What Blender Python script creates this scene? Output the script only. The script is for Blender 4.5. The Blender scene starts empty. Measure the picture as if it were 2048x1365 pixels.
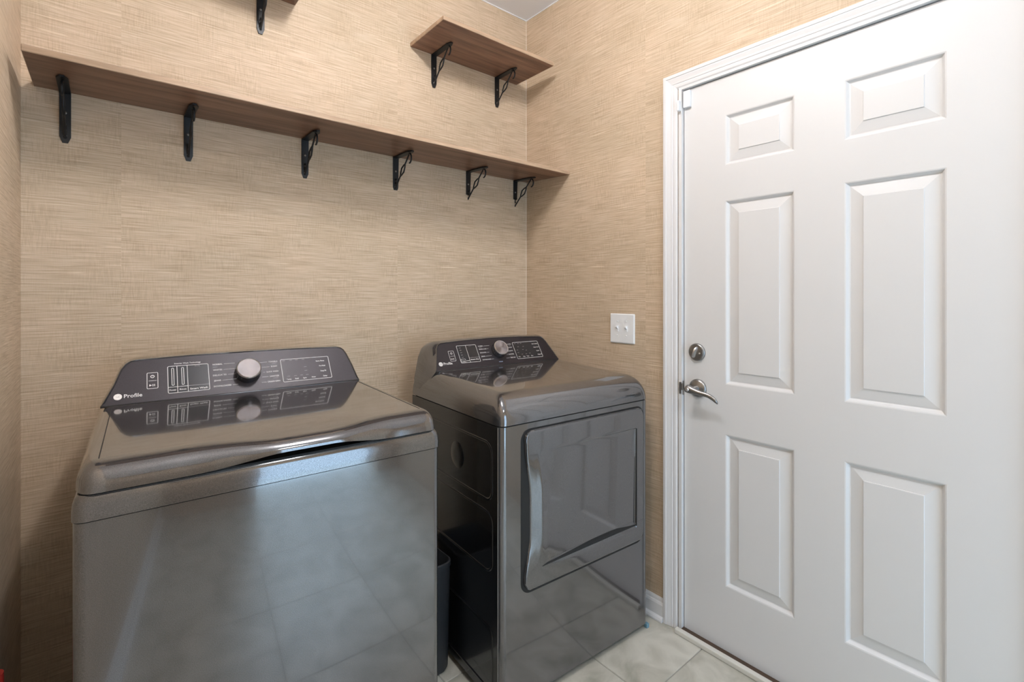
import bpy, bmesh, math, random
from math import sin, cos, pi, radians, atan
from mathutils import Vector, Matrix
random.seed(4)
S = bpy.context.scene
COL = S.collection

# ------------------------------------------------------------------ camera, world, exposure
FPX = 972.0
YAW = atan((1024 - 215) / FPX)
cam_d = bpy.data.cameras.new('camera')
cam = bpy.data.objects.new('camera', cam_d)
COL.objects.link(cam)
cam.location = (0, 0, 1.27)
cam.rotation_euler = (pi / 2, 0, -YAW)
cam_d.sensor_width = 36
cam_d.lens = 36 * FPX / 2048
cam_d.shift_y = -(682.5 - 590) / 2048
cam_d.clip_start = 0.02
S.camera = cam

w = bpy.data.worlds.new('world')
S.world = w
w.use_nodes = True
bg = w.node_tree.nodes['Background']
bg.inputs[0].default_value = (0.62, 0.78, 1.0, 1)
bg.inputs[1].default_value = 1.0
S.view_settings.view_transform = 'Standard'
S.view_settings.look = 'None'
S.view_settings.gamma = 1
S.view_settings.use_curve_mapping = False
S.view_settings.exposure = 0.34

DAY = 15.0          # daylight through the doorway behind the camera
LAMP = 198.0         # ceiling fixture diffuser emission
FILL = 30.0        # added fill light on the rear ceiling, unseen behind the camera
al = bpy.data.lights.new('doorway_daylight', 'AREA')
al.shape = 'RECTANGLE'; al.size = 1.0; al.size_y = 2.04
al.energy = DAY; al.color = (0.50, 0.75, 1.0)
alo = bpy.data.objects.new('doorway_daylight', al)
COL.objects.link(alo)
alo.location = (0.95, -1.42, 1.02); alo.rotation_euler = (pi / 2, 0, 0)

su = bpy.data.lights.new('daylight_through_doorway', 'SUN')
su.energy = 3.3; su.angle = radians(14); su.color = (0.55, 0.78, 1.0)
suo = bpy.data.objects.new('daylight_through_doorway', su); COL.objects.link(suo)
suo.rotation_euler = Vector((-.10, 1.0, -1.22)).to_track_quat('-Z', 'Y').to_euler()

XB, YA, XL, YF, ZC = 1.668, 1.888, -0.183, -1.2, 2.69   # wall planes

# ------------------------------------------------------------------ materials
def new_mat(name):
    m = bpy.data.materials.new(name); m.use_nodes = True
    return m, m.node_tree.nodes, m.node_tree.links, m.node_tree.nodes['Principled BSDF']
def setp(b, **k):
    for n, v in k.items():
        b.inputs[n.replace('_', ' ')].default_value = v
def simple(name, col, rough=.5, metal=0., coat=0., coatr=.05, bump=0., bscale=400., spec=.5, var=0., vscale=6.):
    m, N, Lk, b = new_mat(name)
    b.inputs['Base Color'].default_value = (*col, 1)
    b.inputs['Roughness'].default_value = rough
    b.inputs['Metallic'].default_value = metal
    b.inputs['Coat Weight'].default_value = coat
    b.inputs['Coat Roughness'].default_value = coatr
    b.inputs['Specular IOR Level'].default_value = spec
    tc = N.new('ShaderNodeTexCoord')
    if bump:
        n = N.new('ShaderNodeTexNoise'); n.inputs['Scale'].default_value = bscale
        Lk.new(tc.outputs['Object'], n.inputs['Vector'])
        bp = N.new('ShaderNodeBump'); bp.inputs['Strength'].default_value = bump; bp.inputs['Distance'].default_value = .001
        Lk.new(n.outputs['Fac'], bp.inputs['Height']); Lk.new(bp.outputs['Normal'], b.inputs['Normal'])
    if var:
        n = N.new('ShaderNodeTexNoise'); n.inputs['Scale'].default_value = vscale; n.inputs['Detail'].default_value = 4
        Lk.new(tc.outputs['Object'], n.inputs['Vector'])
        mx = N.new('ShaderNodeMix'); mx.data_type = 'RGBA'
        mx.inputs['A'].default_value = (*[c * (1 - var) for c in col], 1)
        mx.inputs['B'].default_value = (*[min(1, c * (1 + var)) for c in col], 1)
        Lk.new(n.outputs['Fac'], mx.inputs['Factor']); Lk.new(mx.outputs['Result'], b.inputs['Base Color'])
    return m

def wallpaper():
    m, N, Lk, b = new_mat('grasscloth_wallpaper')
    g = N.new('ShaderNodeNewGeometry')
    sp = N.new('ShaderNodeSeparateXYZ'); Lk.new(g.outputs['Position'], sp.inputs[0])
    def mth(op, a, c=None):
        n = N.new('ShaderNodeMath'); n.operation = op
        for i, x in enumerate((a, c)):
            if x is None: continue
            if isinstance(x, (int, float)): n.inputs[i].default_value = x
            else: Lk.new(x, n.inputs[i])
        return n.outputs[0]
    H = mth('ADD', sp.outputs['X'], sp.outputs['Y']); Zz = sp.outputs['Z']
    strip = mth('FLOOR', mth('DIVIDE', mth('ADD', H, 5.36), 0.91))
    wn = N.new('ShaderNodeTexWhiteNoise'); wn.noise_dimensions = '1D'; Lk.new(strip, wn.inputs['W'])
    Zs = mth('ADD', Zz, mth('MULTIPLY', wn.outputs['Value'], 7.0))
    def noise(sh, sz, detail=2., rough=.6):
        c = N.new('ShaderNodeCombineXYZ')
        Lk.new(mth('MULTIPLY', H, sh), c.inputs[0]); Lk.new(mth('MULTIPLY', Zs, sz), c.inputs[1])
        n = N.new('ShaderNodeTexNoise'); n.inputs['Scale'].default_value = 1; n.inputs['Detail'].default_value = detail
        n.inputs['Roughness'].default_value = rough
        Lk.new(c.outputs[0], n.inputs['Vector']); return n.outputs['Fac']
    def ramp(x, *st):
        r = N.new('ShaderNodeValToRGB'); e = r.color_ramp.elements
        e[0].position, e[0].color = st[0][0], (*st[0][1], 1); e[1].position, e[1].color = st[-1][0], (*st[-1][1], 1)
        for p, c in st[1:-1]:
            q = e.new(p); q.color = (*c, 1)
        Lk.new(x, r.inputs[0]); return r.outputs[0]
    def mix(f, a, c, bt='MIX'):
        n = N.new('ShaderNodeMix'); n.data_type = 'RGBA'; n.blend_type = bt
        for k, x in (('Factor', f), ('A', a), ('B', c)):
            if isinstance(x, (int, float)): n.inputs[k].default_value = x
            elif isinstance(x, tuple): n.inputs[k].default_value = (*x, 1)
            else: Lk.new(x, n.inputs[k])
        return n.outputs['Result']
    fine = noise(8, 235, 3, .6)                      # horizontal blades
    base = ramp(fine, (.28, (.45, .347, .24)), (.5, (.59, .473, .348)), (.74, (.70, .59, .47)))
    vert = noise(230, 22, 2)                           # woven cotton, runs vertical
    patch = ramp(noise(9, 9, 3), (.40, (0, 0, 0)), (.60, (1, 1, 1)))
    vc = ramp(vert, (.35, (.76, .73, .68)), (.6, (1.04, 1.04, 1.04)))
    vf = mth('MULTIPLY', patch, .5)
    c1 = mix(vf, base, mix(1.0, base, vc, 'MULTIPLY'))
    light = ramp(noise(7, 150, 2, .5), (.66, (0, 0, 0)), (.72, (1, 1, 1)))
    c2 = mix(mth('MULTIPLY', light, .55), c1, (.80, .70, .56))
    dark = ramp(noise(7, 110, 2, .5), (.28, (1, 1, 1)), (.36, (0, 0, 0)))
    c3 = mix(mth('MULTIPLY', dark, .35), c2, (.40, .29, .19))
    big = ramp(noise(2.0, 3.5, 3), (.3, (.90, .90, .88)), (.7, (1.06, 1.04, 1.03)))
    c4 = mix(1.0, c3, big, 'MULTIPLY')
    tone = ramp(wn.outputs['Value'], (0., (.96, .96, .95)), (1., (1.04, 1.03, 1.02)))
    c5 = mix(1.0, c4, tone, 'MULTIPLY')
    Lk.new(c5, b.inputs['Base Color'])
    b.inputs['Roughness'].default_value = .62
    b.inputs['Specular IOR Level'].default_value = .35
    bp = N.new('ShaderNodeBump'); bp.inputs['Strength'].default_value = .55; bp.inputs['Distance'].default_value = .0012
    Lk.new(mth('ADD', fine, mth('MULTIPLY', vert, .5)), bp.inputs['Height']); Lk.new(bp.outputs['Normal'], b.inputs['Normal'])
    return m

def wood(name, dark, light, axis=0):
    m, N, Lk, b = new_mat(name)
    tc = N.new('ShaderNodeTexCoord'); mp = N.new('ShaderNodeMapping')
    mp.inputs['Scale'].default_value = (1.6, 22, 22)
    Lk.new(tc.outputs['Object'], mp.inputs['Vector'])
    n = N.new('ShaderNodeTexNoise'); n.inputs['Scale'].default_value = 1.3; n.inputs['Detail'].default_value = 6; n.inputs['Distortion'].default_value = .6
    Lk.new(mp.outputs[0], n.inputs['Vector'])
    r = N.new('ShaderNodeValToRGB'); e = r.color_ramp.elements
    e[0].position = .32; e[0].color = (*dark, 1); e[1].position = .68; e[1].color = (*light, 1)
    Lk.new(n.outputs['Fac'], r.inputs[0])
    n2 = N.new('ShaderNodeTexNoise'); n2.inputs['Scale'].default_value = 8; n2.inputs['Detail'].default_value = 8
    mp2 = N.new('ShaderNodeMapping'); mp2.inputs['Scale'].default_value = (1, 30, 30); Lk.new(tc.outputs['Object'], mp2.inputs['Vector']); Lk.new(mp2.outputs[0], n2.inputs['Vector'])
    mx = N.new('ShaderNodeMix'); mx.data_type = 'RGBA'; mx.blend_type = 'OVERLAY'; mx.inputs['Factor'].default_value = .45
    Lk.new(r.outputs[0], mx.inputs['A']); Lk.new(n2.outputs['Fac'], mx.inputs['B'])
    Lk.new(mx.outputs['Result'], b.inputs['Base Color'])
    b.inputs['Roughness'].default_value = .38
    bp = N.new('ShaderNodeBump'); bp.inputs['Strength'].default_value = .15; bp.inputs['Distance'].default_value = .0005
    Lk.new(n2.outputs['Fac'], bp.inputs['Height']); Lk.new(bp.outputs['Normal'], b.inputs['Normal'])
    return m

def stone():
    m, N, Lk, b = new_mat('floor_tile_stone')
    g = N.new('ShaderNodeNewGeometry'); oi = N.new('ShaderNodeObjectInfo')
    ad = N.new('ShaderNodeVectorMath'); ad.operation = 'ADD'
    sc = N.new('ShaderNodeVectorMath'); sc.operation = 'SCALE'; sc.inputs['Scale'].default_value = 9.
    cx = N.new('ShaderNodeCombineXYZ'); Lk.new(oi.outputs['Random'], cx.inputs[0]); Lk.new(oi.outputs['Random'], cx.inputs[1])
    Lk.new(cx.outputs[0], sc.inputs[0]); Lk.new(g.outputs['Position'], ad.inputs[0]); Lk.new(sc.outputs[0], ad.inputs[1])
    n = N.new('ShaderNodeTexNoise'); n.inputs['Scale'].default_value = 7; n.inputs['Detail'].default_value = 8; n.inputs['Distortion'].default_value = 1.2
    Lk.new(ad.outputs[0], n.inputs['Vector'])
    r = N.new('ShaderNodeValToRGB'); e = r.color_ramp.elements
    e[0].position = .3; e[0].color = (.34, .33, .27, 1); e[1].position = .68; e[1].color = (.62, .60, .53, 1)
    q = e.new(.5); q.color = (.50, .485, .42, 1)
    Lk.new(n.outputs['Fac'], r.inputs[0]); Lk.new(r.outputs[0], b.inputs['Base Color'])
    b.inputs['Roughness'].default_value = .42
    bp = N.new('ShaderNodeBump'); bp.inputs['Strength'].default_value = .25; bp.inputs['Distance'].default_value = .002
    Lk.new(n.outputs['Fac'], bp.inputs['Height']); Lk.new(bp.outputs['Normal'], b.inputs['Normal'])
    return m

def appliance(name, col, rough, metal=.75, coat=.9):
    m, N, Lk, b = new_mat(name)
    tc = N.new('ShaderNodeTexCoord')
    n = N.new('ShaderNodeTexNoise'); n.inputs['Scale'].default_value = 900; n.inputs['Detail'].default_value = 1
    Lk.new(tc.outputs['Object'], n.inputs['Vector'])
    r = N.new('ShaderNodeValToRGB'); e = r.color_ramp.elements
    e[0].position = .35; e[0].color = (*[c * .72 for c in col], 1); e[1].position = .7; e[1].color = (*[c * 1.35 for c in col], 1)
    Lk.new(n.outputs['Fac'], r.inputs[0]); Lk.new(r.outputs[0], b.inputs['Base Color'])
    setp(b, Metallic=metal, Roughness=rough, Coat_Weight=coat, Coat_Roughness=.04, Coat_IOR=1.6)
    return m

M_WALL = wallpaper()
M_CEIL = simple('ceiling_paint', (.86, .875, .91), .9, bump=.2, bscale=250)
M_TRIM = simple('white_trim_paint', (.74, .74, .75), .38, bump=.04, bscale=60)
M_DOOR = simple('white_door_paint', (.72, .72, .725), .36, bump=.05, bscale=500)
M_WOOD = wood('walnut_shelf_wood', (.125, .063, .040), (.30, .172, .112))
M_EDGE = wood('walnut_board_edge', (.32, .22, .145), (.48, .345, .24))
M_IRON = simple('black_iron', (.016, .017, .019), .42, .3, bump=.2, bscale=200)
M_SCREW = simple('screw_steel', (.25, .24, .23), .4, .9, bump=.1)
M_BODY = appliance('graphite_steel', (.165, .163, .168), .115)
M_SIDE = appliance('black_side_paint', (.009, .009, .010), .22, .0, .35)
M_GAP = simple('black_gap', (.006, .006, .006), .6, var=.2)
M_PANEL = appliance('control_panel_satin', (.030, .025, .030), .42, .35, .0)
M_SCREEN = simple('dark_screen', (.022, .022, .026), .12, var=.1)
M_PRINT = simple('printed_white', (.78, .77, .76), .5, var=.05)
M_DIM = simple('printed_grey', (.38, .37, .38), .5, var=.05)
M_BLUE = simple('printed_pale_blue', (.45, .58, .80), .5, var=.05)
M_CHROME = simple('satin_chrome', (.90, .88, .88), .32, 1., bump=.03)
M_KNOBB = simple('knob_body_metal', (.20, .195, .20), .24, .9, coat=.4, bump=.03)
M_NICKEL = simple('aged_pewter', (.33, .325, .32), .33, 1., bump=.06, bscale=150)
M_PLAST = simple('white_switch_plastic', (.84, .86, .88), .30, var=.02)
M_BIN = simple('dark_bin_plastic', (.026, .028, .032), .48, bump=.15, bscale=300)
M_TILE = stone()
M_GROUT = simple('grout', (.38, .37, .33), .85, bump=.4, bscale=300, var=.1, vscale=20)
M_BRONZE = simple('bronze_weatherstrip', (.075, .045, .028), .5, bump=.1)
M_RED = simple('red_rubber', (.45, .03, .02), .5, var=.1)
M_CAULK = simple('caulk', (.80, .74, .66), .7, var=.05)
M_SILL = simple('cream_sill_paint', (.70, .68, .62), .5, var=.06, vscale=14)

def brushed():
    m, N, Lk, b = new_mat('spun_aluminium')
    tc = N.new('ShaderNodeTexCoord')
    sp = N.new('ShaderNodeVectorMath'); sp.operation = 'LENGTH'; Lk.new(tc.outputs['Object'], sp.inputs[0])
    mm = N.new('ShaderNodeMath'); mm.operation = 'MULTIPLY'; mm.inputs[1].default_value = 2600; Lk.new(sp.outputs['Value'], mm.inputs[0])
    n = N.new('ShaderNodeTexNoise'); n.noise_dimensions = '1D'; Lk.new(mm.outputs[0], n.inputs['W'])
    bp = N.new('ShaderNodeBump'); bp.inputs['Strength'].default_value = .3; bp.inputs['Distance'].default_value = .0005
    Lk.new(n.outputs['Fac'], bp.inputs['Height']); Lk.new(bp.outputs['Normal'], b.inputs['Normal'])
    b.inputs['Base Color'].default_value = (.34, .315, .325, 1)
    setp(b, Metallic=1., Roughness=.5, Anisotropic=.7)
    return m
M_SPUN = brushed()
def emit(name, st, col):
    m, N, Lk, b = new_mat(name)
    b.inputs['Base Color'].default_value = (.9, .9, .88, 1)
    b.inputs['Emission Color'].default_value = (*col, 1)
    b.inputs['Emission Strength'].default_value = st
    return m
M_LAMP = emit('bulb_glass', LAMP, (1.0, .96, .95))
M_FILL = emit('fill_light_emitter', FILL, (.93, .97, 1.0))

# ------------------------------------------------------------------ mesh helpers
def obj(name, bm, mat, parent=None, smooth=None, mw=None):
    me = bpy.data.meshes.new(name)
    bmesh.ops.recalc_face_normals(bm, faces=bm.faces)
    if smooth is not None:
        for f in bm.faces: f.smooth = True
        for e in bm.edges:
            if len(e.link_faces) == 2 and e.calc_face_angle(0) > radians(smooth): e.smooth = False
    bm.to_mesh(me); bm.free()
    if mat: me.materials.append(mat)
    o = bpy.data.objects.new(name, me); COL.objects.link(o)
    if parent: o.parent = parent
    if mw is not None: o.matrix_local = mw
    return o
def empty(name, loc=(0, 0, 0), rz=0):
    o = bpy.data.objects.new(name, None); COL.objects.link(o)
    o.empty_display_size = .05
    o.location = loc; o.rotation_euler = (0, 0, rz); return o
def tag(o, label=None, cat=None, group=None, kind=None):
    for k, v in (('label', label), ('category', cat), ('group', group), ('kind', kind)):
        if v: o[k] = v
    return o
def struct(o): o['kind'] = 'structure'; return o
def box(bm, x0, x1, y0, y1, z0, z1, bev=0, seg=2):
    r = bmesh.ops.create_cube(bm, size=1)
    vs = r['verts']
    for v in vs:
        v.co = Vector(((x0 + x1) / 2 + v.co.x * (x1 - x0), (y0 + y1) / 2 + v.co.y * (y1 - y0), (z0 + z1) / 2 + v.co.z * (z1 - z0)))
    if bev:
        es = list({e for v in vs for e in v.link_edges})
        bmesh.ops.bevel(bm, geom=es, offset=bev, segments=seg, affect='EDGES', profile=.5)
    return bm
def B(*a, **k): return box(bmesh.new(), *a, **k)
def loft(bm, rings, cap0=True, cap1=True, closed=True):
    R = [[bm.verts.new(p) for p in r] for r in rings]
    n = len(R[0])
    for a, b in zip(R[:-1], R[1:]):
        for i in range(n if closed else n - 1):
            j = (i + 1) % n
            try: bm.faces.new((a[i], a[j], b[j], b[i]))
            except ValueError: pass
    if cap0: bm.faces.new(R[0][::-1])
    if cap1: bm.faces.new(R[-1])
    return bm
def rrect(x0, x1, y0, y1, r, k=5):
    """rounded rectangle outline, 2-D list"""
    out = []
    for cx, cy, a0 in ((x1 - r, y1 - r, 0), (x0 + r, y1 - r, 90), (x0 + r, y0 + r, 180), (x1 - r, y0 + r, 270)):
        for i in range(k + 1):
            a = radians(a0 + 90 * i / k)
            out.append((cx + r * cos(a), cy + r * sin(a)))
    return out
def tube(bm, pts, r, n=8, cap=True, flat=None):
    """tube along pts; r number or list; flat=(axis vector, factor) squashes the section"""
    P = [Vector(p) for p in pts]
    rings = []; up = None
    for i, p in enumerate(P):
        t = (P[min(i + 1, len(P) - 1)] - P[max(i - 1, 0)]).normalized()
        if up is None:
            up = Vector((0, 0, 1)) if abs(t.z) < .9 else Vector((1, 0, 0))
        a = t.cross(up).normalized(); b = a.cross(t).normalized(); up = b
        rr = r[i] if isinstance(r, (list, tuple)) else r
        ring = []
        for k in range(n):
            an = 2 * pi * k / n
            o_ = a * cos(an) * rr + b * sin(an) * rr
            if flat:
                ax = Vector(flat[0]); o_ = o_ + ax * (o_.dot(ax)) * (flat[1] - 1)
            ring.append(p + o_)
        rings.append(ring)
    return loft(bm, rings, cap, cap)
def lathe(bm, prof, n=32, axis=None, at=(0, 0, 0)):
    """prof: (radius, height) about local z"""
    rings = []
    for r, h in prof:
        rings.append([Vector((max(r, 1e-5) * cos(2 * pi * k / n), max(r, 1e-5) * sin(2 * pi * k / n), h)) for k in range(n)])
    if axis is not None:
        for rg in rings:
            for i, v in enumerate(rg): rg[i] = axis @ v
    A = Vector(at)
    return loft(bm, [[A + v for v in rg] for rg in rings])
def lerp(a, b, t): return a + (b - a) * t
def sstep(a, b, x):
    t = max(0, min(1, (x - a) / (b - a))); return t * t * (3 - 2 * t)

# ------------------------------------------------------------------ the room
T = .12
struct(obj('wall_back', B(XL - T, XB + T, YA, YA + T, 0, ZC), M_WALL))
struct(obj('wall_left', B(XL - T, XL, YF - T, YA, 0, ZC), M_WALL))
DY0, DY1, DZ = .075, 1.012, 2.058           # door rough opening
bm = bmesh.new()
box(bm, XB, XB + T, DY1, YA, 0, ZC); box(bm, XB, XB + T, YF - T, DY0, 0, ZC); box(bm, XB, XB + T, DY0, DY1, DZ, ZC)
struct(obj('wall_right', bm, M_WALL))
bm = bmesh.new()
box(bm, XL, .44, YF - T, YF, 0, ZC); box(bm, 1.46, XB, YF - T, YF, 0, ZC); box(bm, .44, 1.46, YF - T, YF, 2.06, ZC)
struct(obj('wall_front', bm, M_WALL))
struct(obj('ceiling', B(XL - T, XB + T, YF - T, YA + T, ZC, ZC + .08), M_CEIL))
floor = struct(obj('floor', B(XL - T, XB + T, YF - T - 1.0, YA + T, -.05, -.003), M_GROUT))
# stone tiles, each one its own piece of the floor
TS = .457; GR = .004; ty0 = .904; tx0 = 1.306
cache = {}
i0 = -4
for i in range(i0, 2):
    for j in range(-7, 4):
        x0, x1 = tx0 + i * TS + GR / 2, tx0 + (i + 1) * TS - GR / 2
        y0, y1 = ty0 + j * TS + GR / 2, ty0 + (j + 1) * TS - GR / 2
        x0, x1 = max(x0, XL + .001), min(x1, XB - .002)
        y1 = min(y1, YA - .001)
        if x1 - x0 < .03 or y1 - y0 < .03 or y0 < -2.1: continue
        key = (round(x1 - x0, 3), round(y1 - y0, 3))
        if key not in cache:
            wx, wy = x1 - x0, y1 - y0
            b_ = bmesh.new(); c = .0015
            loft(b_, [[(0, 0, -.004), (wx, 0, -.004), (wx, wy, -.004), (0, wy, -.004)],
                      [(0, 0, -c), (wx, 0, -c), (wx, wy, -c), (0, wy, -c)],
                      [(c, c, 0), (wx - c, c, 0), (wx - c, wy - c, 0), (c, wy - c, 0)]])
            t_ = obj('tile', b_, M_TILE, floor); cache[key] = t_.data
        else:
            t_ = bpy.data.objects.new('tile', cache[key]); COL.objects.link(t_); t_.parent = floor
        t_.location = (x0, y0, 0)

# baseboards with shoe moulding
bprof = [(0, 0), (.026, 0), (.026, .006), (.022, .013), (.014, .018), (.014, .060), (.011, .068), (.009, .070), (.007, .078), (.003, .084), (0, .084)]
def baseboard(name, p0, p1, nrm):
    d = Vector(p1) - Vector(p0); n = Vector(nrm)
    rings = [[Vector(p) + n * (a + .0005) + Vector((0, 0, h + .001)) for a, h in bprof] for p in (p0, p1)]
    bm = loft(bmesh.new(), rings)
    return struct(obj(name, bm, M_TRIM))
baseboard('baseboard_back', (XL + .03, YA, 0), (XB - .03, YA, 0), (0, -1, 0))
baseboard('baseboard_right', (XB, YA, 0), (XB, 1.0725, 0), (-1, 0, 0))
baseboard('baseboard_left', (XL, YA, 0), (XL, YF, 0), (1, 0, 0))
# thin paint line where the paper stops under the ceiling, and the caulked corner
struct(obj('trim_1', B(XL, XB, YA - .003, YA, ZC - .005, ZC), M_TRIM))
struct(obj('trim_2', B(XB - .003, XB, YF, YA - .003, ZC - .005, ZC), M_TRIM))
struct(obj('trim_3', B(XB - .0015, XB, YA - .0015, YA, .09, ZC - .006), M_CAULK))

# ------------------------------------------------------------------ entry door
door = struct(empty('door_1', (1.675, .544, 0)))
def DB(*a, **k):      # build in world, shift into the door frame
    b_ = B(*a, **k); bmesh.ops.translate(b_, verts=b_.verts, vec=-Vector(door.location)); return b_
def shift(b_): bmesh.ops.translate(b_, verts=b_.verts, vec=-Vector(door.location)); return b_
SX = 1.676
ys = [.093, .248, .476, .612, .837, .995]; zs = [.014, .240, .778, .953, 1.602, 1.728, 1.905, 2.040]
bm = bmesh.new()
G = {}
for a, y in enumerate(ys):
    for c, z in enumerate(zs): G[a, c] = bm.verts.new((SX, y, z))
for a in range(5):
    for c in range(7):
        if a in (1, 3) and c in (1, 3, 5): continue
        bm.faces.new((G[a, c], G[a + 1, c], G[a + 1, c + 1], G[a, c + 1]))
ext = bmesh.ops.extrude_face_region(bm, geom=list(bm.faces))
bmesh.ops.translate(bm, verts=[v for v in ext['geom'] if isinstance(v, bmesh.types.BMVert)], vec=(.042, 0, 0))
obj('slab', shift(bm), M_DOOR, door)
pp = [(0, 0), (.0035, .0012), (.0065, .0050), (.0095, .0095), (.0115, .0108), (.0135, .0108), (.0155, .0100), (.0450, .0042), (.0462, .0016), (.048, .0014)]
for (y0, y1) in ((.248, .476), (.612, .837)):
    for (z0, z1) in ((.240, .778), (.953, 1.602), (1.728, 1.905)):
        bm = bmesh.new()
        rings = [[(SX + d, y0 + i, z0 + i), (SX + d, y1 - i, z0 + i), (SX + d, y1 - i, z1 - i), (SX + d, y0 + i, z1 - i)] for i, d in pp]
        rings.insert(0, [(SX + .03, y0, z0), (SX + .03, y1, z0), (SX + .03, y1, z1), (SX + .03, y0, z1)])
        obj('door_panel', shift(loft(bm, rings)), M_DOOR, door)
# jambs and stops
bm = bmesh.new()
box(bm, 1.662, XB + T, .9985, 1.011, 0, 2.056); box(bm, 1.662, XB + T, .076, .0895, 0, 2.056); box(bm, 1.662, XB + T, .0895, .9985, 2.0435, 2.056)
obj('door_jamb', shift(bm), M_TRIM, door)
# mitred casing
cp = [(0, 0), (0, .015), (.002, .0165), (.012, .0168), (.014, .0145), (.0165, .0145), (.020, .0135), (.030, .011), (.036, .0105), (.038, .0085), (.041, .0095), (.050, .0085), (.054, .006), (.056, .004), (.056, 0)]
OY0, OY1, OZ = .016, 1.0715, 2.107
def cring(fn): return [Vector(fn(a, h)) for a, h in cp]
rings = [cring(lambda a, h: (XB - .0005 - h, OY1 - a, .001)), cring(lambda a, h: (XB - .0005 - h, OY1 - a, OZ - a)),
         cring(lambda a, h: (XB - .0005 - h, OY0 + a, OZ - a)), cring(lambda a, h: (XB - .0005 - h, OY0 + a, .001))]
bm = bmesh.new()
cas = struct(obj('trim_4', loft(bm, rings), M_TRIM))
# threshold
obj('threshold', DB(1.634, 1.6545, .09, 1.012, .0005, .018, bev=.003), M_SILL, door)
obj('weatherstrip', DB(1.655, 1.70, .0905, .998, .001, .0135), M_BRONZE, door)
obj('strike_plate', DB(1.6595, 1.6617, .9985, 1.0075, .897, .941, bev=.0006), M_NICKEL, door)
obj('latch_faceplate', DB(1.668, 1.676, .9952, .9966, .893, .945), M_NICKEL, door)
obj('latch_bolt', DB(1.6605, 1.674, .9952, .9985, .912, .936, bev=.001), M_NICKEL, door)
AX = Matrix.Rotation(-pi / 2, 3, 'Y')         # local z -> world -x
# deadbolt
c = (SX, .943, 1.058)
bm = lathe(bmesh.new(), [(.0325, 0), (.0325, .004), (.031, .007), (.0285, .0085), (.0275, .008), (.0265, .010), (.012, .0115), (.001, .012)], 40, AX, c)
db = obj('deadbolt', shift(bm), M_NICKEL, door, smooth=35)
bm = bmesh.new()
secs = []
for t, wd, dp in ((-.021, .003, .004), (-.017, .0055, .010), (-.006, .005, .014), (.004, .0045, .015), (.012, .005, .013), (.019, .0035, .008), (.0215, .002, .004)):
    x = SX - .011; a = radians(-20)
    cy, cz = .945 + t * sin(a) * 1, 1.058 + t * cos(a)
    wv = Vector((0, -cos(a), sin(a))) * wd
    secs.append([Vector((x, cy, cz)) + wv, Vector((x - dp, cy, cz)) + wv * .6, Vector((x - dp, cy, cz)) - wv * .6, Vector((x, cy, cz)) - wv])
obj('thumb_turn', shift(loft(bm, secs)), M_CHROME, db, smooth=50)
obj('screw', shift(lathe(bmesh.new(), [(.003, .0), (.003, .0125), (.001, .0132)], 12, AX, (SX, .928, 1.055))), M_CHROME, db)
# lever handle
c = (SX, .940, .925)
bm = lathe(bmesh.new(), [(.034, 0), (.034, .003), (.032, .007), (.027, .010), (.019, .0125), (.0125, .015), (.0115, .042), (.0125, .047)], 40, AX, c)
hd = obj('door_handle', shift(bm), M_NICKEL, door, smooth=35)
bm = bmesh.new()
lp = [(.957, .927, .0105, .0125), (.953, .9275, .0125, .0125), (.944, .927, .0130, .012), (.933, .925, .0115, .011), (.918, .922, .009, .0085), (.903, .919, .0075, .007), (.888, .917, .0068, .0062), (.872, .914, .0068, .0058), (.858, .908, .0072, .0052), (.846, .900, .0070, .0045), (.838, .893, .0045, .0030)]
lp = [(.940 + (y - .940) * .95, z, a * 1.2, b2 * 1.15) for y, z, a, b2 in lp]
rings = []
for k, (y, z, hh, dd) in enumerate(lp):
    rings.append([(SX - .052 - dd * cos(2 * pi * q / 14) + (.008 * sstep(4, 10, k)), y + 0, z + hh * sin(2 * pi * q / 14)) for q in range(14)])
obj('lever', shift(loft(bm, rings)), M_NICKEL, hd, smooth=60)
obj('lock_button', shift(lathe(bmesh.new(), [(.0065, .058), (.0065, .066), (.005, .068)], 16, AX, (SX, .946, .927))), M_CHROME, hd, smooth=30)

# small alarm contact at the top corner of the door
sn = empty('door_sensor', (SX, .978, 1.955))
tag(sn, 'small white plastic alarm contact at the top corner of the white door', 'sensor')
def loc_b(root, *a, **k):
    b_ = B(*a, **k); bmesh.ops.translate(b_, verts=b_.verts, vec=-Vector(root.location)); return b_
obj('contact_housing', loc_b(sn, SX - .014, SX - .0003, .966, .992, 1.972, 2.034, bev=.0015), M_PLAST, sn)
obj('magnet', loc_b(sn, 1.645, 1.6615, 1.0005, 1.009, 1.962, 2.00, bev=.001), M_PLAST, sn)

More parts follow.
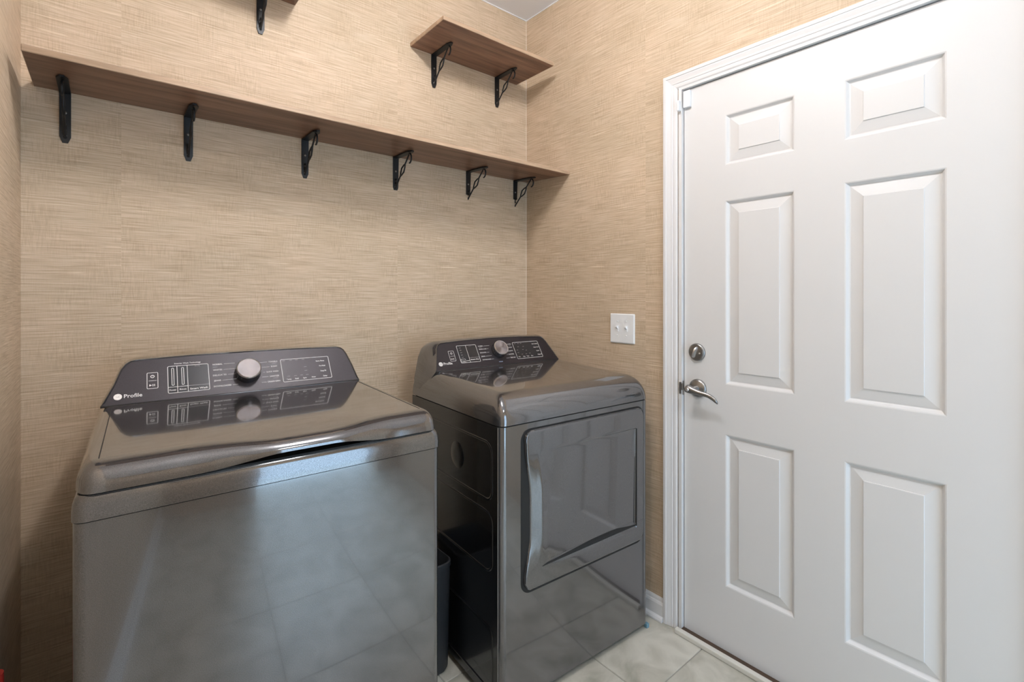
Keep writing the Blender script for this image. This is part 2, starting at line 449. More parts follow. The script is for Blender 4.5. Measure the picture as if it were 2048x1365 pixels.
# ------------------------------------------------------------------ light switch
sw = empty('light_switch', (XB, 1.275, 1.128))
tag(sw, 'white double toggle light switch plate on the tan wallpaper beside the door', 'light switch')
bm = bmesh.new()
loft(bm, [[(-.0005, a, b2) for a, b2 in rrect(-.0625, .0625, -.0625, .0625, .004)], [(-.003, a, b2) for a, b2 in rrect(-.0625, .0625, -.0625, .0625, .004)],
          [(-.0065, a, b2) for a, b2 in rrect(-.0585, .0585, -.0585, .0585, .003)]])
obj('plate', bm, M_PLAST, sw, smooth=25)
for dy in (-.023, .023):
    o = obj('toggle', B(-.0085, -.006, dy - .0055, dy + .0055, -.012, .012), M_PLAST, sw)
    bm = bmesh.new()
    loft(bm, [[(-.0075, dy - .0045, -.004), (-.0075, dy + .0045, -.004), (-.0075, dy + .0045, .009), (-.0075, dy - .0045, .009)],
              [(-.016, dy - .0035, .006), (-.016, dy + .0035, .006), (-.0145, dy + .0035, .012), (-.0145, dy - .0035, .012)]])
    obj('toggle_lever', bm, M_PLAST, o)
    for dz in (-.030, .030):
        obj('screw', lathe(bmesh.new(), [(.0032, .0055), (.0032, .0072), (.0015, .0078)], 12, AX, (0, dy, dz)), M_PLAST, sw)

# ------------------------------------------------------------------ shelves and scroll brackets
def bracket_meshes():
    """origin: wall plane, underside of shelf. x across, -y out of the wall, -z down."""
    out = {}
    bm = bmesh.new()      # wall plate: flat bar, tapered foot
    w_, t_ = .0125, .004
    pts = [(-w_, -.0005), (w_, -.0005), (w_, -.128), (.006, -.1455), (-.006, -.1455), (-w_, -.128)]
    loft(bm, [[(x, -.0008, z) for x, z in pts], [(x, -.0008 - t_, z) for x, z in pts]])
    out['plate'] = bm
    bm = bmesh.new()      # arm under the shelf
    pts = [(-w_, -.005), (w_, -.005), (w_, -.130), (.005, -.150), (-.005, -.150), (-w_, -.130)]
    loft(bm, [[(x, y, -.0008) for x, y in pts], [(x, y, -.0008 - t_) for x, y in pts]])
    out['arm'] = bm
    def bar(bm, pts, r=.0029): tube(bm, [(0, a, b2) for a, b2 in pts], r, 8, flat=((1, 0, 0), 1.15))
    bm = bmesh.new()
    A = Vector((-.012, -.122)); Bp = Vector((-.118, -.012)); d = (Bp - A); n = Vector((-d.y, d.x)).normalized()
    def at(t, off=0): p = A + d * t + n * off; return (p.x, p.y)
    bar(bm, [(-.005, -.132), at(0), at(.15), at(.32), at(.40, .007), at(.52, .013), at(.64, .007), at(.72), at(1)])
    bar(bm, [at(.32), at(.40, -.007), at(.52, -.013), at(.64, -.007), at(.72)])
    hook = []
    cx, cy, r = -.124, -.027, .019
    for k in range(10):
        a = radians(70 + 22 * k); hook.append((cx + r * cos(a) * .8, cy + r * sin(a)))
    bar(bm, hook[::1], .0029)
    cur = []
    cx, cy, r = -.014, -.103, .010
    for k in range(8):
        a = radians(-60 + 25 * k); cur.append((cx + r * cos(a), cy + r * sin(a)))
    bar(bm, cur, .003)
    out['scroll'] = bm
    Ay = Matrix.Rotation(pi / 2, 3, 'X')
    for i, z in enumerate((-.125, -.06)):
        out['screw%d' % i] = lathe(bmesh.new(), [(.0042, .0045), (.004, .006), (.0015, .0072)], 10, Ay, (0, 0, z))
    return out
BR = None
def add_bracket(parent, x, z, y=0.):
    global BR
    if BR is None:
        g = bracket_meshes()
        a = obj('bracket', g['plate'], M_IRON); b2 = obj('bracket_arm', g['arm'], M_IRON, a)
        c = obj('scroll_brace', g['scroll'], M_IRON, a, smooth=50); d = obj('screw', g['screw0'], M_SCREW, a); e = obj('screw', g['screw1'], M_SCREW, a)
        BR = (a, [b2, c, d, e]); t = a
    else:
        t = BR[0].copy(); COL.objects.link(t)
        for ch in BR[1]:
            k = ch.copy(); COL.objects.link(k); k.parent = t
    t.parent = parent; t.location = (x, y, z); return t

def shelf(name, x0, x1, y_fl, y_fr, z, zfl, zfr, th, brs, label, group=None):
    root = empty(name, (x0, YA, z)); tag(root, label, 'shelf', group)
    bot = [(0, -.001, 0), (x1 - x0, -.001, 0), (x1 - x0, y_fr - YA, zfr - z), (0, y_fl - YA, zfl - z)]
    bm = loft(bmesh.new(), [bot, [(a, b2, c + th) for a, b2, c in bot]])
    bmesh.ops.bevel(bm, geom=list(bm.edges), offset=.0015, segments=1, affect='EDGES')
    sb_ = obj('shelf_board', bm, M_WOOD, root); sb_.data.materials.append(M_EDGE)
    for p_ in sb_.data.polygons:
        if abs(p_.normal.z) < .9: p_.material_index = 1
    for x in brs:
        t = (x - x0) / (x1 - x0)
        zz = lerp(zfl, zfr, t) - z
        b_ = add_bracket(root, x - x0, 0)
        dep = YA - lerp(y_fl, y_fr, t)
        b_.rotation_euler = (math.atan2(-zz, dep) if abs(zz) > .001 else 0, 0, 0)
    return root
shelf('wall_shelf', -.158, XB - .001, 1.628, 1.579, 1.850, 1.849, 1.834, .017, (-.093, .202, .566, .933, 1.303, 1.592),
      'long dark walnut wall shelf on six black scroll brackets above the machines')
shelf('wall_shelf', 1.0, 1.600, 1.616, 1.616, 2.338, 2.338, 2.338, .017, (1.117, 1.473),
      'short walnut shelf on two black scroll brackets near the ceiling corner', 'short upper shelves')
shelf('wall_shelf', -.06, .532, 1.616, 1.616, 2.336, 2.336, 2.336, .017, (.055, .415),
      'short walnut shelf cut off by the top edge, left of the other high shelf', 'short upper shelves')

# ------------------------------------------------------------------ appliances
def rounded_body(bm, u0, u1, v0, v1, z0, z1, r, k=6):
    ol = rrect(u0, u1, v0, v1, r, k)
    return loft(bm, [[(a, b2, z) for a, b2 in ol] for z in (z0, z1)])
def domegrid(bm, u0, u1, v0, v1, z0f, ztf, Rs, Rff, n=2.3, k=9, nu=30, nv=20, prot=lambda u: 0, p=2.):
    """cover with rolled front and side edges; ztf(u,v) gives the top, z0f(u) the lower edge"""
    S_ = [sin(pi / 2 * (1 - i / k)) for i in range(k)] + [0] * (nu + 1)          # s: 1 at the rim
    cols = []
    for i in range(k): cols.append((u0, 1, sin(pi / 2 * (1 - i / k)), None))
    for i in range(nu + 1): cols.append((None, 0, 0, lerp(u0 + Rs, u1 - Rs, i / nu)))
    for i in range(k): cols.append((u1, -1, sin(pi / 2 * ((i + 1) / k)), None))
    rows = [(sin(pi / 2 * (1 - j / k)), None) for j in range(k)] + [(0, j / nv) for j in range(nv + 1)]
    V = []
    for t, jv in rows:
        line = []
        for base, sg, s, uu in cols:
            q = (s ** p + t ** p) ** (1 / p); s1, t1 = s, t
            if q > 1: s1, t1, q = s / q, t / q, 1
            u = uu if uu is not None else base + sg * Rs * (1 - s1)
            Rf = Rff(u)
            v = v0 + Rf * (1 - t1) if jv is None else lerp(v0 + Rf, v1, jv)
            v -= prot(u) * max(t1, 0)
            f = (1 - q ** n) ** (1 / n) if q < 1 else 0
            z0 = z0f(u, v); line.append(bm.verts.new((u, v, z0 + (ztf(u, v) - z0) * f)))
        V.append(line)
    for a, b2 in zip(V[:-1], V[1:]):
        for i in range(len(a) - 1):
            try: bm.faces.new((a[i], a[i + 1], b2[i + 1], b2[i]))
            except ValueError: pass
    # skirt return under the rim + back wall
    rim = [ln[0] for ln in V[::-1]] + V[0][1:-1] + [ln[-1] for ln in V]
    low = [bm.verts.new((v.co.x + (.004 if v.co.x < u0 + .01 else -.004 if v.co.x > u1 - .01 else 0), max(v.co.y + .006, v0 + .004), v.co.z - .0005)) for v in rim]
    for i in range(len(rim) - 1):
        bm.faces.new((rim[i], rim[i + 1], low[i + 1], low[i]))
    bmesh.ops.remove_doubles(bm, verts=bm.verts, dist=.00002)
    return bm

def console(root, zb, vb, zt, vt, outl, rings_back, kind):
    """outl: (u, f) outline of the slanted face, f = 0..1 along the slope"""
    hgt = math.hypot(zt - zb, vt - vb)
    sv = Vector((0, vt - vb, zt - zb)).normalized(); nv = Vector((0, -(zt - zb), vt - vb)).normalized()
    o0 = Vector((0, vb, zb))
    def pt(u, f, d=0): return o0 + Vector((u, 0, 0)) + sv * (f * hgt) + nv * d
    cu = sum(a for a, b2 in outl) / len(outl)
    def inset(k):
        out = []
        n_ = len(outl)
        for i, (a, b2) in enumerate(outl):
            p0 = Vector((outl[i - 1][0], outl[i - 1][1] * hgt)); p1 = Vector((outl[(i + 1) % n_][0], outl[(i + 1) % n_][1] * hgt))
            t = (p1 - p0).normalized(); nn = Vector((-t.y, t.x))
            q = Vector((a, b2 * hgt)) + nn * k
            out.append((q.x, q.y / hgt))
        return out
    # outl is counter-clockwise seen from the front -> +nn is inward
    bm = bmesh.new()
    rings = [[pt(a, b2, -.0035) for a, b2 in inset(.0045)], [pt(a, b2, -.0005) for a, b2 in inset(.004)], [pt(a, b2, .0012) for a, b2 in inset(.0022)], [pt(a, b2, -.0005) for a, b2 in inset(.0005)], [pt(a, b2, -.004) for a, b2 in outl]]
    rings += [[Vector(q) for q in r] for r in rings_back]
    loft(bm, rings)
    con = obj('console', bm, M_BODY, root, smooth=40)
    bm = bmesh.new(); loft(bm, [[pt(a, b2, -.003) for a, b2 in inset(.0047)], [pt(a, b2, -.0012) for a, b2 in inset(.0047)]])
    pan = obj('control_panel', bm, M_PANEL, root)
    Fm = Matrix((( 1, sv.x * 1, nv.x, o0.x), (0, sv.y, nv.y, o0.y), (0, sv.z, nv.z, o0.z), (0, 0, 0, 1)))
    return con, pan, Fm, hgt

def text_into(bm, s, x, y, width=None, size=.006, h=.0003, z=-.0009, bold=0.):
    cu = bpy.data.curves.new('t', 'FONT'); cu.body = s; cu.size = 1; cu.align_y = 'CENTER'; cu.offset = bold
    cu.resolution_u = 2
    to = bpy.data.objects.new('t', cu); COL.objects.link(to)
    dg = bpy.context.evaluated_depsgraph_get(); dg.update()
    me = bpy.data.meshes.new_from_object(to.evaluated_get(dg))
    xs = [v.co.x for v in me.vertices]; w0 = max(xs) - min(xs); mn = min(xs)
    sx = (width / w0) if width else size
    for v in me.vertices: v.co = Vector((x + (v.co.x - mn) * sx, y + v.co.y * size, z + h))
    bm.from_mesh(me)
    bpy.data.objects.remove(to); bpy.data.meshes.remove(me); bpy.data.curves.remove(cu)
def line_into(bm, x0, y0, x1, y1, wd=.0009, z=-.0006):
    d = Vector((x1 - x0, y1 - y0)); n = Vector((-d.y, d.x)).normalized() * wd / 2
    vs = [bm.verts.new((x0 + n.x, y0 + n.y, z)), bm.verts.new((x1 + n.x, y1 + n.y, z)), bm.verts.new((x1 - n.x, y1 - n.y, z)), bm.verts.new((x0 - n.x, y0 - n.y, z))]
    bm.faces.new(vs)
def frame_into(bm, x0, x1, y0, y1, r=.004, wd=.0012, z=-.0006):
    a = rrect(x0, x1, y0, y1, r); b2 = rrect(x0 + wd, x1 - wd, y0 + wd, y1 - wd, max(r - wd, .0005))
    loft(bm, [[(*p, z) for p in a], [(*p, z) for p in b2]], False, False)

def knob(parent, Fm, x, y, R=.031):
    M = Fm @ Matrix.Translation((x, y, 0))
    bm = lathe(bmesh.new(), [(R * 1.0, -.001), (R * 1.02, .003), (R * 1.0, .009), (R * .955, .022), (R * .95, .026)], 48)
    k = obj('dial', bm, M_KNOBB, parent, smooth=35, mw=M)
    obj('dial_ring', lathe(bmesh.new(), [(R * .955, .024), (R * .95, .028), (R * .90, .0300), (R * .86, .0285), (R * .85, .026)], 48), M_CHROME, k, smooth=50)
    obj('dial_face', lathe(bmesh.new(), [(R * .86, .025), (R * .86, .0282), (R * .5, .0278), (.0005, .0276)], 48), M_SPUN, k, smooth=40)
    return k

class Sink:
    """hands out a fresh mesh for every printed piece, so that each stays an object of its own"""
    def __init__(self, name, mat, pan, Fm): self.a = (name, mat, pan, Fm); self.bm = None
    def new(self):
        self.flush(); self.bm = bmesh.new(); return self.bm
    def flush(self):
        if self.bm is not None:
            n, m, p, f = self.a; obj(n, self.bm, m, p, mw=f); self.bm = None
def graphics(root, pan, Fm, hg, kind):
    LT = Sink('lettering', M_PRINT, pan, Fm); DM = Sink('small_print', M_DIM, pan, Fm)
    FR = Sink('printed_frame', M_PRINT, pan, Fm); LN = Sink('printed_line', M_PRINT, pan, Fm)
    SC = Sink('display_screen', M_SCREEN, pan, Fm); SY = Sink('key_symbol', M_PRINT, pan, Fm)
    F = lambda f: f * hg
    # power and start key
    frame_into(FR.new(), .104, .129, F(.30), F(.66), .003, .0013)
    line_into(LN.new(), .108, F(.475), .1255, F(.475), .0010)
    c_ = [(.1165 + .0046 * cos(2 * pi * k / 24), F(.57) + .0046 * sin(2 * pi * k / 24), -.0006) for k in range(24)]
    loft(SY.new(), [c_, [(.1165 + (x - .1165) * .68, F(.57) + (y - F(.57)) * .68, z) for x, y, z in c_]], False, False)
    line_into(SY.new(), .1165, F(.57) - .0005, .1165, F(.57) + .0026, .0010, -.0003)
    q = SY.new(); q.faces.new([q.verts.new(p) for p in ((.1095, F(.375) - .0032, -.0005), (.1155, F(.375), -.0005), (.1095, F(.375) + .0032, -.0005))])
    for dx in (.1175, .121): line_into(SY.new(), dx, F(.375) - .0032, dx, F(.375) + .0032, .0015, -.0005)
    # left display
    x0, x1, y0, y1 = (.150, .2475, F(.155), F(.775)) if kind == 'W' else (.1475, .2395, F(.205), F(.825))
    frame_into(FR.new(), x0, x1, y0, y1, .004, .0014)
    a = rrect(x0 + .001, x1 - .001, y0 + .001, y1 - .001, .003)
    loft(SC.new(), [[(*p, -.0010) for p in a], [(*p, -.0008) for p in a]])
    if kind == 'W':
        for xx in (.172, .196): line_into(LN.new(), xx, y0, xx, y1, .0013)
        for xa, xb in ((.151, .172), (.172, .196)): line_into(LN.new(), xa, F(.292), xb, F(.292), .0012)
        line_into(DM.new(), .197, F(.292), .2465, F(.287), .0010)
        for xx in (.162, .185): frame_into(FR.new(), xx - .0030, xx + .0030, F(.325), F(.73), .0029, .0013)
        text_into(LT.new(), 'Power', .1535, F(.225), .0155, .007, bold=.012); text_into(LT.new(), 'Rinse', .1765, F(.225), .0155, .007, bold=.012)
        text_into(LT.new(), 'Smart Wash', .2005, F(.215), .042, .0075, bold=.015)
        text_into(LT.new(), 'Smarter Wash Technology', .166, F(.825), .063, .0055, bold=.012)
        text_into(DM.new(), 'Sensing', .214, F(.745), .012, .004)
        left = [('NORMAL', .258, .735, .025), ('WHITES', .258, .600, .023), ('DELICATES', .257, .472, .034), ('JEANS', .258, .345, .018), ('DOWNLOADED', .257, .212, .044)]
        ll = [(.286, .315), (.284, .313), (.294, .314), (.279, .315), (.304, .318)]
        right = [('TOWELS', .405, .700, .026), ('BULKY', .411, .578, .018), ('QUICK WASH', .396, .448, .034), ('SANITIZE', .404, .330, .026), ('DRAIN+SPIN', .397, .200, .034)]
        rl = [(.380, .402), (.384, .408), (.387, .393), (.383, .401), (.380, .394)]
        sub = [('HEAVY', .258, .672, .012), ('SHEETS', .415, .655, .013), ('ALLERGEN', .413, .280, .014)]
        bx = (.4395, .5865, F(.150), F(.738))
        side = [('Extra Rinse', .5455, .625, .026), ('Pre-Wash', .553, .490, .019), ('Deep Fill', .5545, .353, .017), ('Delay', .560, .215, .012)]
        bot = [('Temp', .450, .212, .0135), ('Soil', .4745, .212, .010), ('Spin', .498, .212, .0105), ('Water', .5235, .212, .013)]
        dots = [(.449, .70), (.470, .70), (.487, .70), (.507, .70), (.510, .50), (.510, .40), (.512, .29), (.495, .29), (.477, .29), (.457, .29)]
    else:
        line_into(LN.new(), .191, y0, .191, y1, .0013)
        frame_into(FR.new(), .1505, .1715, y0 + .003, F(.345), .002, .0011)
        text_into(LT.new(), 'Temp', .1545, F(.275), .013, .0065, bold=.015); text_into(LT.new(), 'Level', .1755, F(.275), .0125, .0065, bold=.015)
        line_into(DM.new(), .192, F(.37), .2385, F(.365), .0010)
        text_into(LT.new(), 'Smart Dry', .196, F(.300), .039, .0072, bold=.02)
        text_into(DM.new(), 'Sensor', .205, F(.79), .014, .004)
        for q, f in enumerate((.74, .655, .57, .485, .40)): text_into(DM.new(), ('HIGH', 'MED', 'LOW', 'MIN', 'OFF')[q], .158, F(f), .008, .0042)
        left = [('NORMAL', .250, .750, .024), ('MIXED LOAD', .250, .636, .036), ('DELICATES', .249, .508, .030), ('JEANS', .249, .375, .018), ('DOWNLOADED', .250, .252, .042)]
        ll = [(.277, .305), (.288, .296), (.282, .294), (.270, .300), (.294, .306)]
        right = [('TOWELS', .395, .745, .022), ('BULKY', .400, .620, .018), ('SHEETS', .389, .490, .026), ('SANITIZE', .387, .366, .027), ('TIMED DRY', .389, .238, .028)]
        rl = [(.382, .393), (.386, .398), (.384, .388), (.376, .385), (.368, .386)]
        sub = [('HEAVY', .252, .695, .013), ('SHORT', .401, .690, .012)]
        bx = (.425, .566, F(.165), F(.80))
        side = [('Extra Tumble', .530, .690, .031), ('Delay Start', .533, .555, .028), ('Cycle', .541, .415, .017), ('Signal', .541, .270, .022)]
        bot = [('Dry', .434, .240, .010), ('Temp', .457, .240, .0125), ('Time', .477, .240, .0135), ('Eco', .503, .240, .010)]
        dots = [(.438, .745), (.456, .745), (.470, .745), (.450, .62), (.478, .62), (.440, .50), (.470, .50), (.487, .47), (.440, .40), (.458, .33), (.480, .33), (.500, .34)]
        b5 = bmesh.new(); text_into(b5, 'STEAM', .326, F(.128), .018, .0055, bold=.02)
        obj('lettering', b5, M_BLUE, pan, mw=Fm)['label'] = 'pale blue lettering below the dial'
    for s, x, f, wd in left + right: text_into(LT.new(), s, x, F(f), wd, .0066, bold=.014)
    for s, x, f, wd in sub: text_into(DM.new(), s, x, F(f), wd, .004)
    for (a1, b1), (_, _, f, _) in zip(ll, left): line_into(LN.new(), a1, F(f), b1, F(f) + .0003, .0009)
    for (a1, b1), (_, _, f, _) in zip(rl, right): line_into(LN.new(), a1, F(f) - .0003, b1, F(f), .0009)
    frame_into(FR.new(), *bx, .004, .0014)
    a = rrect(bx[0] + .001, bx[1] - .001, bx[2] + .001, bx[3] - .001, .003)
    sb = bmesh.new(); loft(sb, [[(*p, -.0010) for p in a], [(*p, -.0008) for p in a]])
    for s, x, f, wd in side + bot: text_into(LT.new(), s, x, F(f), wd, .0062, bold=.016)
    for x, f in dots: line_into(DM.new(), x - .004, F(f), x + .004, F(f), .0009, -.0005)
    # emblem and word
    ex = .044 if kind == 'W' else .058; ey = F(.19) if kind == 'W' else F(.235)
    em = lathe(bmesh.new(), [(.0086, -.0010), (.0086, -.0003)], 32, None, (ex, ey, 0))
    e_ = obj('emblem', em, M_PRINT if kind == 'D' else M_CHROME, root, mw=Fm)
    em = bmesh.new()
    tb = bmesh.new(); text_into(tb, 'GE', ex - .0045, ey, .009, .0085, h=.0008)
    frm = [[(ex + .0072 * cos(2 * pi * k / 28), ey + .0072 * sin(2 * pi * k / 28), -.0002) for k in range(28)], [(ex + .0066 * cos(2 * pi * k / 28), ey + .0066 * sin(2 * pi * k / 28), -.0002) for k in range(28)]]
    obj('emblem_script', tb, M_DIM, e_)
    tb = bmesh.new(); loft(tb, frm, False, False); obj('emblem_ring', tb, M_DIM, e_)
    text_into(LT.new(), 'Profile', ex + .0125, ey, .038, .0150, bold=.014)
    for k_ in (LT, DM, FR, LN, SC, SY): k_.flush()
    obj('display_screen', sb, M_SCREEN if kind == 'D' else M_PANEL, pan, mw=Fm)

def outline(pts): return pts

# ---- washer (local: u across, v back, z up; origin front-left foot)
W = empty('washing_machine', (-.047, 1.083, 0), -radians(2.5))
tag(W, 'dark graphite top-load washing machine with round dial, in the left foreground', 'washing machine')
ww, wd_ = .690, .655
bm = rounded_body(bmesh.new(), .001, ww - .001, 0, wd_, .030, .887, .018)
obj('cabinet', bm, M_BODY, W, smooth=30)
bm = rounded_body(bmesh.new(), .010, ww - .010, .006, wd_ - .01, .80, .934, .016)
obj('seam_gap', bm, M_GAP, W)
bm = bmesh.new()
rings = []
for z, o_ in ((.8890, .002), (.8895, -.0008), (.905, -.0008), (.918, .0005), (.926, .003), (.9315, .0065), (.9315, .030)):
    rings.append([(a, b2, z) for a, b2 in rrect(o_, ww - o_, o_ - .003, wd_ - .001, .020 if o_ < .02 else .012)])
obj('top_frame', loft(bm, rings), M_BODY, W, smooth=35)
hw = lambda u: sstep(.16, .33, u) * (1 - sstep(.42, .57, u))
bm = domegrid(bmesh.new(), .002, ww - .002, -.006, .640,
              lambda u, v: .9355 + .016 * hw(u) * max(0, 1 - (v + .02) / .06), lambda u, v: lerp(.979, .986, min(1, max(0, v / .5))) - .006 * hw(u) * max(0, 1 - v / .09),
              .028, lambda u: .058 - .036 * hw(u), n=2.2, prot=lambda u: .014 * hw(u), nu=40)
lid = obj('lid', bm, M_BODY, W, smooth=50)
for u in (.033, ww - .033):
    bm = B(u - .0008, u + .0008, .05, .50, .955, .9835)
    for v in bm.verts:
        if v.co.z > .96: v.co.z = lerp(.979, .986, v.co.y / .5) + .0004
    obj('lid_seam', bm, M_GAP, W)
for u in (.05, ww - .05):
    for v in (.05, wd_ - .06):
        obj('foot', lathe(bmesh.new(), [(.022, 0), (.022, .012), (.010, .014), (.010, .035)], 16, None, (u, v, 0)), M_GAP, W, smooth=30)
# console outline, counter-clockwise from the front (u right, f up)
wol = [(.010, 0.), (.345, -.004), (.671, 0.), (.6695, .10), (.661, .45), (.650, .78), (.643, .90), (.634, .965), (.618, .995), (.50, 1.02), (.345, 1.03), (.20, 1.02), (.084, .990), (.068, .965), (.057, .90), (.047, .78), (.033, .45), (.014, .10)]
def back_ring(ol, zb, zt, v, du=0., dz=0., low=None):
    out = []
    for a, f in ol:
        uu = a + (du if a > .345 else -du) * (1 if abs(a - .345) > .01 else 0)
        z = zb + f * (zt - zb) + dz * max(0, f)
        if low is not None and f < .05: z = low
        out.append((uu, v(f) if callable(v) else v, z))
    return out
rb = [back_ring(wol, .985, 1.095, lambda f: .545 + .082 * f, .0015, .001), back_ring(wol, .985, 1.095, .648, .0, -.010)]
con, pan, Fm, hg = console(W, .985, .520, 1.095, .600, wol, rb, 'W')
graphics(W, pan, Fm, hg, 'W')
knob(W, Fm, .346, .475 * hg, .0345)
# hoses behind the washer
hs = tag(obj('supply_hose', tube(bmesh.new(), [(-.145, 1.70, .02), (-.150, 1.60, .03), (-.155, 1.48, .12), (-.160, 1.40, .28), (-.163, 1.35, .42), (-.164, 1.335, .55)], .012, 12), M_RED, smooth=60),
         'red rubber hose end in the bottom left corner, beside the washing machine', 'hose')

# ---- dryer
D = empty('clothes_dryer', (.898, 1.134, 0), -radians(3.5))
tag(D, 'dark graphite clothes dryer with recessed square front door, in the corner by the white door', 'dryer')
dw, dd = .690, .615
bm = rounded_body(bmesh.new(), .002, dw - .002, 0, dd, .022, .8705, .022, 8)
obj('cabinet', bm, M_BODY, D, smooth=30)
bm = rounded_body(bmesh.new(), .005, dw - .005, .004, dd - .01, .80, .89, .02)
obj('seam_gap', bm, M_GAP, D)
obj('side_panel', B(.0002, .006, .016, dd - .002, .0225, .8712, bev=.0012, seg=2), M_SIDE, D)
obj('panel_hem', B(-.0006, .003, .0132, .0146, .0225, .8704), M_BODY, D)
def rib(z0, z1, v0=.043, v1=.565):
    pts = [(.0002, a, b2) for a, b2 in rrect(v0, v1, z0, z1, .035, 6)]
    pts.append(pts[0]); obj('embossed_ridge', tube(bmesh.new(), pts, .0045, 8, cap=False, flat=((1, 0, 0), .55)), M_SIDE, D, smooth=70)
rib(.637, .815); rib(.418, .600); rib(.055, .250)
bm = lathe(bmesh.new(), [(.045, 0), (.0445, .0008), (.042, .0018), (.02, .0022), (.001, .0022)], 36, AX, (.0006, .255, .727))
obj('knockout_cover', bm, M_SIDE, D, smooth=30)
ztd = lambda u, v: lerp(.960, .9785, min(1, max(0, v / .47)))
bm = domegrid(bmesh.new(), 0, dw, -.0015, dd - .006, lambda u, v: .8745, ztd, .052, lambda u: .078, n=2.0, k=14, p=5)
obj('top_cover', bm, M_BODY, D, smooth=50)
for u in (.05, dw - .05):
    for v in (.05, dd - .06):
        obj('foot', lathe(bmesh.new(), [(.022, 0), (.022, .010), (.010, .012), (.010, .03)], 16, None, (u, v, 0)), M_GAP, D, smooth=30)
obj('blue_corner_pad', B(dw - .012, dw + .002, -.0015, .012, .0005, .016, bev=.001), simple('blue_tape', (.18, .33, .42), .5, var=.1), D)
dol = [(.028, 0.), (.345, -.004), (.647, 0.), (.645, .10), (.632, .45), (.617, .78), (.608, .90), (.598, .965), (.584, .99), (.47, 1.03), (.345, 1.045), (.22, 1.03), (.105, .985), (.080, .965), (.066, .90), (.057, .78), (.045, .45), (.031, .10)]
bk = []
def dring(v0, v1, du, lowz, dz):
    out = []
    for a, f in dol:
        side = -1 if a < .345 else 1
        k = abs(a - .345) / .317
        uu = a + side * du * (k ** 3) * (1 if k > .3 else 0)
        z = .978 + f * .105 + dz * f
        if f < .05: z = lowz
        elif f < .15: z = lerp(lowz, z, .45)
        out.append((min(dw - .001, max(.001, uu)), lerp(v0, v1, max(0, f)), z))
    return out
bk = [dring(.480, .548, .010, .955, .002), dring(.51, .565, .020, .925, .004), dring(.555, .59, .027, .905, .0), dring(.5985, .608, .030, .900, -.010)]
con, pan, Fm, hg = console(D, .978, .465, 1.083, .535, dol, bk, 'D')
graphics(D, pan, Fm, hg, 'D')
knob(D, Fm, .341, .54 * hg, .0345)

# dryer door
a_ = rrect(.0775, .6560, .3440, .8535, .036, 8)
bm = loft(bmesh.new(), [[(p, .002, q) for p, q in a_], [(p, -.0012, q) for p, q in a_]])
obj('door_recess', bm, M_GAP, D)
u0, u1, z0, z1 = .0835, .6460, .3560, .8495
def knots(*seg):
    out = []
    for a, b2, n in seg: out += [lerp(a, b2, i / n) for i in range(n)]
    return out + [seg[-1][1]]
U = knots((u0, u0 + .012, 4), (u0 + .012, .143, 12), (.143, .30, 10), (.30, .602, 14), (.602, .607, 4), (.607, u1 - .010, 4), (u1 - .010, u1, 4))
Zk = knots((z0, z0 + .010, 4), (z0 + .010, .405, 5), (.405, .435, 15), (.432, .774, 26), (.774, .780, 3), (.780, z1 - .010, 6), (z1 - .010, z1, 4))
def bump_h(z): return sstep(.40, .52, z) * (1 - sstep(.64, .80, z))
def dver(u, z):
    R = .034
    hw_ = bump_h(z)
    le = u0 + .006 * sstep(.36, .45, z) * (1 - sstep(.80, .85, z)) + .020 * hw_
    uu = u if u > .20 else lerp(le, .20, (u - u0) / (.20 - u0))
    # rounded corners
    for cx, cz, sx, sz in ((u0 + R, z0 + R, -1, -1), (u1 - R, z0 + R, 1, -1), (u0 + R, z1 - R, -1, 1), (u1 - R, z1 - R, 1, 1)):
        if (uu - cx) * sx > 0 and (z - cz) * sz > 0:
            a, b2 = (uu - cx) / R, (z - cz) / R
            m = max(abs(a), abs(b2)); l = math.hypot(a, b2)
            if l > 0: uu, z = cx + a / l * m * R, cz + b2 / l * m * R
            break
    d = -.0125
    e = min(u - u0, u1 - u); e2 = min(z - z0, z1 - z)
    e = min(max(e, 0), max(e2, 0))
    r = .006
    if e < r: d += r * (1 - math.sqrt(max(0, 1 - (1 - e / r) ** 2)))
    # recessed window field: deepest right and low, fading out to the left
    dep = .0020 + .0062 * sstep(.14, .60, u)
    ins = sstep(.405, .430, z) * (1 - sstep(.7745, .7795, z)) * (1 - sstep(.6020, .6065, u)) * sstep(.135, .24, u)
    d += dep * ins * (1.0 - .45 * (z - .43) / .35)
    # finger scoop on the left side
    t = max(0, 1 - (u - u0) / .055)
    d += .011 * hw_ * t ** 2
    d -= .004 * bump_h(z) * math.exp(-((u - u0 - .055) / .016) ** 2)
    return (uu, d, z)
bm = bmesh.new()
GV = [[bm.verts.new(dver(u, z)) for u in U] for z in Zk]
for a, b2 in zip(GV[:-1], GV[1:]):
    for i in range(len(U) - 1):
        bm.faces.new((a[i], a[i + 1], b2[i + 1], b2[i]))
ring = GV[0][:] + [r[-1] for r in GV[1:]] + GV[-1][-2::-1] + [r[0] for r in GV[-2:0:-1]]
low = [bm.verts.new((v.co.x, -.0014, v.co.z)) for v in ring]
for i in range(len(ring)):
    j = (i + 1) % len(ring); bm.faces.new((ring[i], ring[j], low[j], low[i]))
ddoor = obj('door', bm, M_BODY, D, smooth=40)
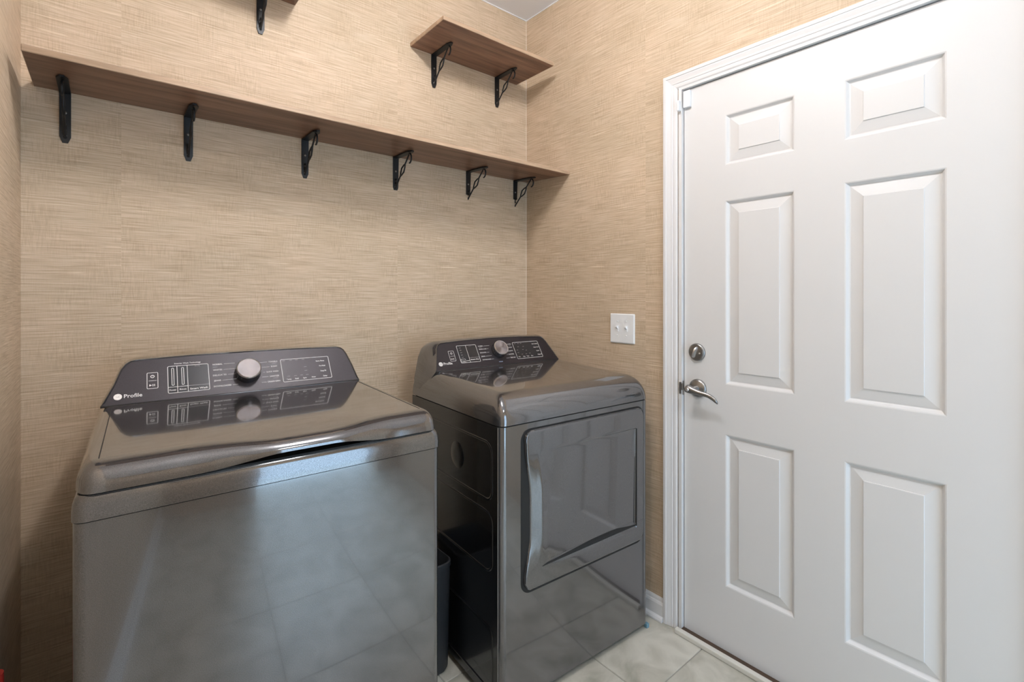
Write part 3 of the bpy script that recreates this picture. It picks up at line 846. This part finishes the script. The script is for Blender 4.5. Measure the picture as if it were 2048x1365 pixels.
# dark crevice along the foot and the hinge side of the window field
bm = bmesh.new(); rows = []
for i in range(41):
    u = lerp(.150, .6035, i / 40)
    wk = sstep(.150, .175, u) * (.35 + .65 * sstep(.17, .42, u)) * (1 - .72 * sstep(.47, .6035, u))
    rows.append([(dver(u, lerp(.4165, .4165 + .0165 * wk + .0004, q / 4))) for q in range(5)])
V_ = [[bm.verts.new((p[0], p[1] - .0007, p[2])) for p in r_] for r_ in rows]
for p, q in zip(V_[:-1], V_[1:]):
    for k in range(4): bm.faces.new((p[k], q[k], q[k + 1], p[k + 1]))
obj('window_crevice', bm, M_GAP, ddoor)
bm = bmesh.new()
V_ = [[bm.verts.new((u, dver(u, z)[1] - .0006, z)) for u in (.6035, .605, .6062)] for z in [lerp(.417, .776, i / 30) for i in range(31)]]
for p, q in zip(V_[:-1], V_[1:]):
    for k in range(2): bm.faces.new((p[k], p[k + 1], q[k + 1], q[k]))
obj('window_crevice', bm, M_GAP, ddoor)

# ------------------------------------------------------------------ waste bin between the machines
bn = empty('waste_bin', (.809, 1.497, 0))
tag(bn, 'slim black plastic waste bin standing in the gap between washer and dryer', 'waste bin')
def br(o_, z, r): return [(a, b2, z) for a, b2 in rrect(-.092 + o_, .096 - o_, -.108 + o_, .108 - o_, r, 5)]
bm = loft(bmesh.new(), [br(.022, .004, .03), br(.014, .001, .03), br(.008, .012, .035), br(.003, .345, .035), br(.001, .352, .035), br(.001, .368, .035), br(.006, .370, .033), br(.008, .350, .032), br(.016, .020, .03)])
obj('bin_body', bm, M_BIN, bn, smooth=40)

# ------------------------------------------------------------------ ceiling fixture (gives the room its light)
cl = empty('ceiling_light', (.64, .80, ZC))
tag(cl, 'round white flush ceiling light with two bulbs above the middle of the room', 'ceiling light')
obj('fixture_base', lathe(bmesh.new(), [(.090, -.0005), (.090, -.018), (.082, -.024), (.03, -.026)], 40), M_TRIM, cl, smooth=30)
for sg in (-1, 1):
    k = obj('socket', tube(bmesh.new(), [(0, sg * .02, -.022), (0, sg * .045, -.050), (0, sg * .066, -.066)], [.014, .016, .018], 14), M_TRIM, cl, smooth=40)
    pr = [(.001, .052), (.014, .050), (.020, .040), (.034, .022), (.042, 0), (.040, -.016), (.031, -.031), (.016, -.040), (.001, -.042)]
    b_ = lathe(bmesh.new(), [(r * 1.05, h) for r, h in pr], 24, Matrix.Rotation(-sg * radians(50), 3, 'X').inverted(), (0, sg * .105, -.104))
    obj('bulb', b_, M_LAMP, cl, smooth=60)

pl = empty('ceiling_light', (.62, -.62, ZC))  # unseen fill light, added only to lift the shadows and the lower room
tag(pl, 'flat round white fill light, added out of view on the ceiling behind the camera', 'ceiling light')
obj('fill_light_rim', lathe(bmesh.new(), [(.215, -.0005), (.215, -.020), (.208, -.024), (.196, -.024), (.196, -.012)], 48), M_TRIM, pl, smooth=30)
obj('fill_light_disc', lathe(bmesh.new(), [(.1955, -.013), (.1955, -.021), (.10, -.0225), (.001, -.023)], 48), M_FILL, pl, smooth=30)
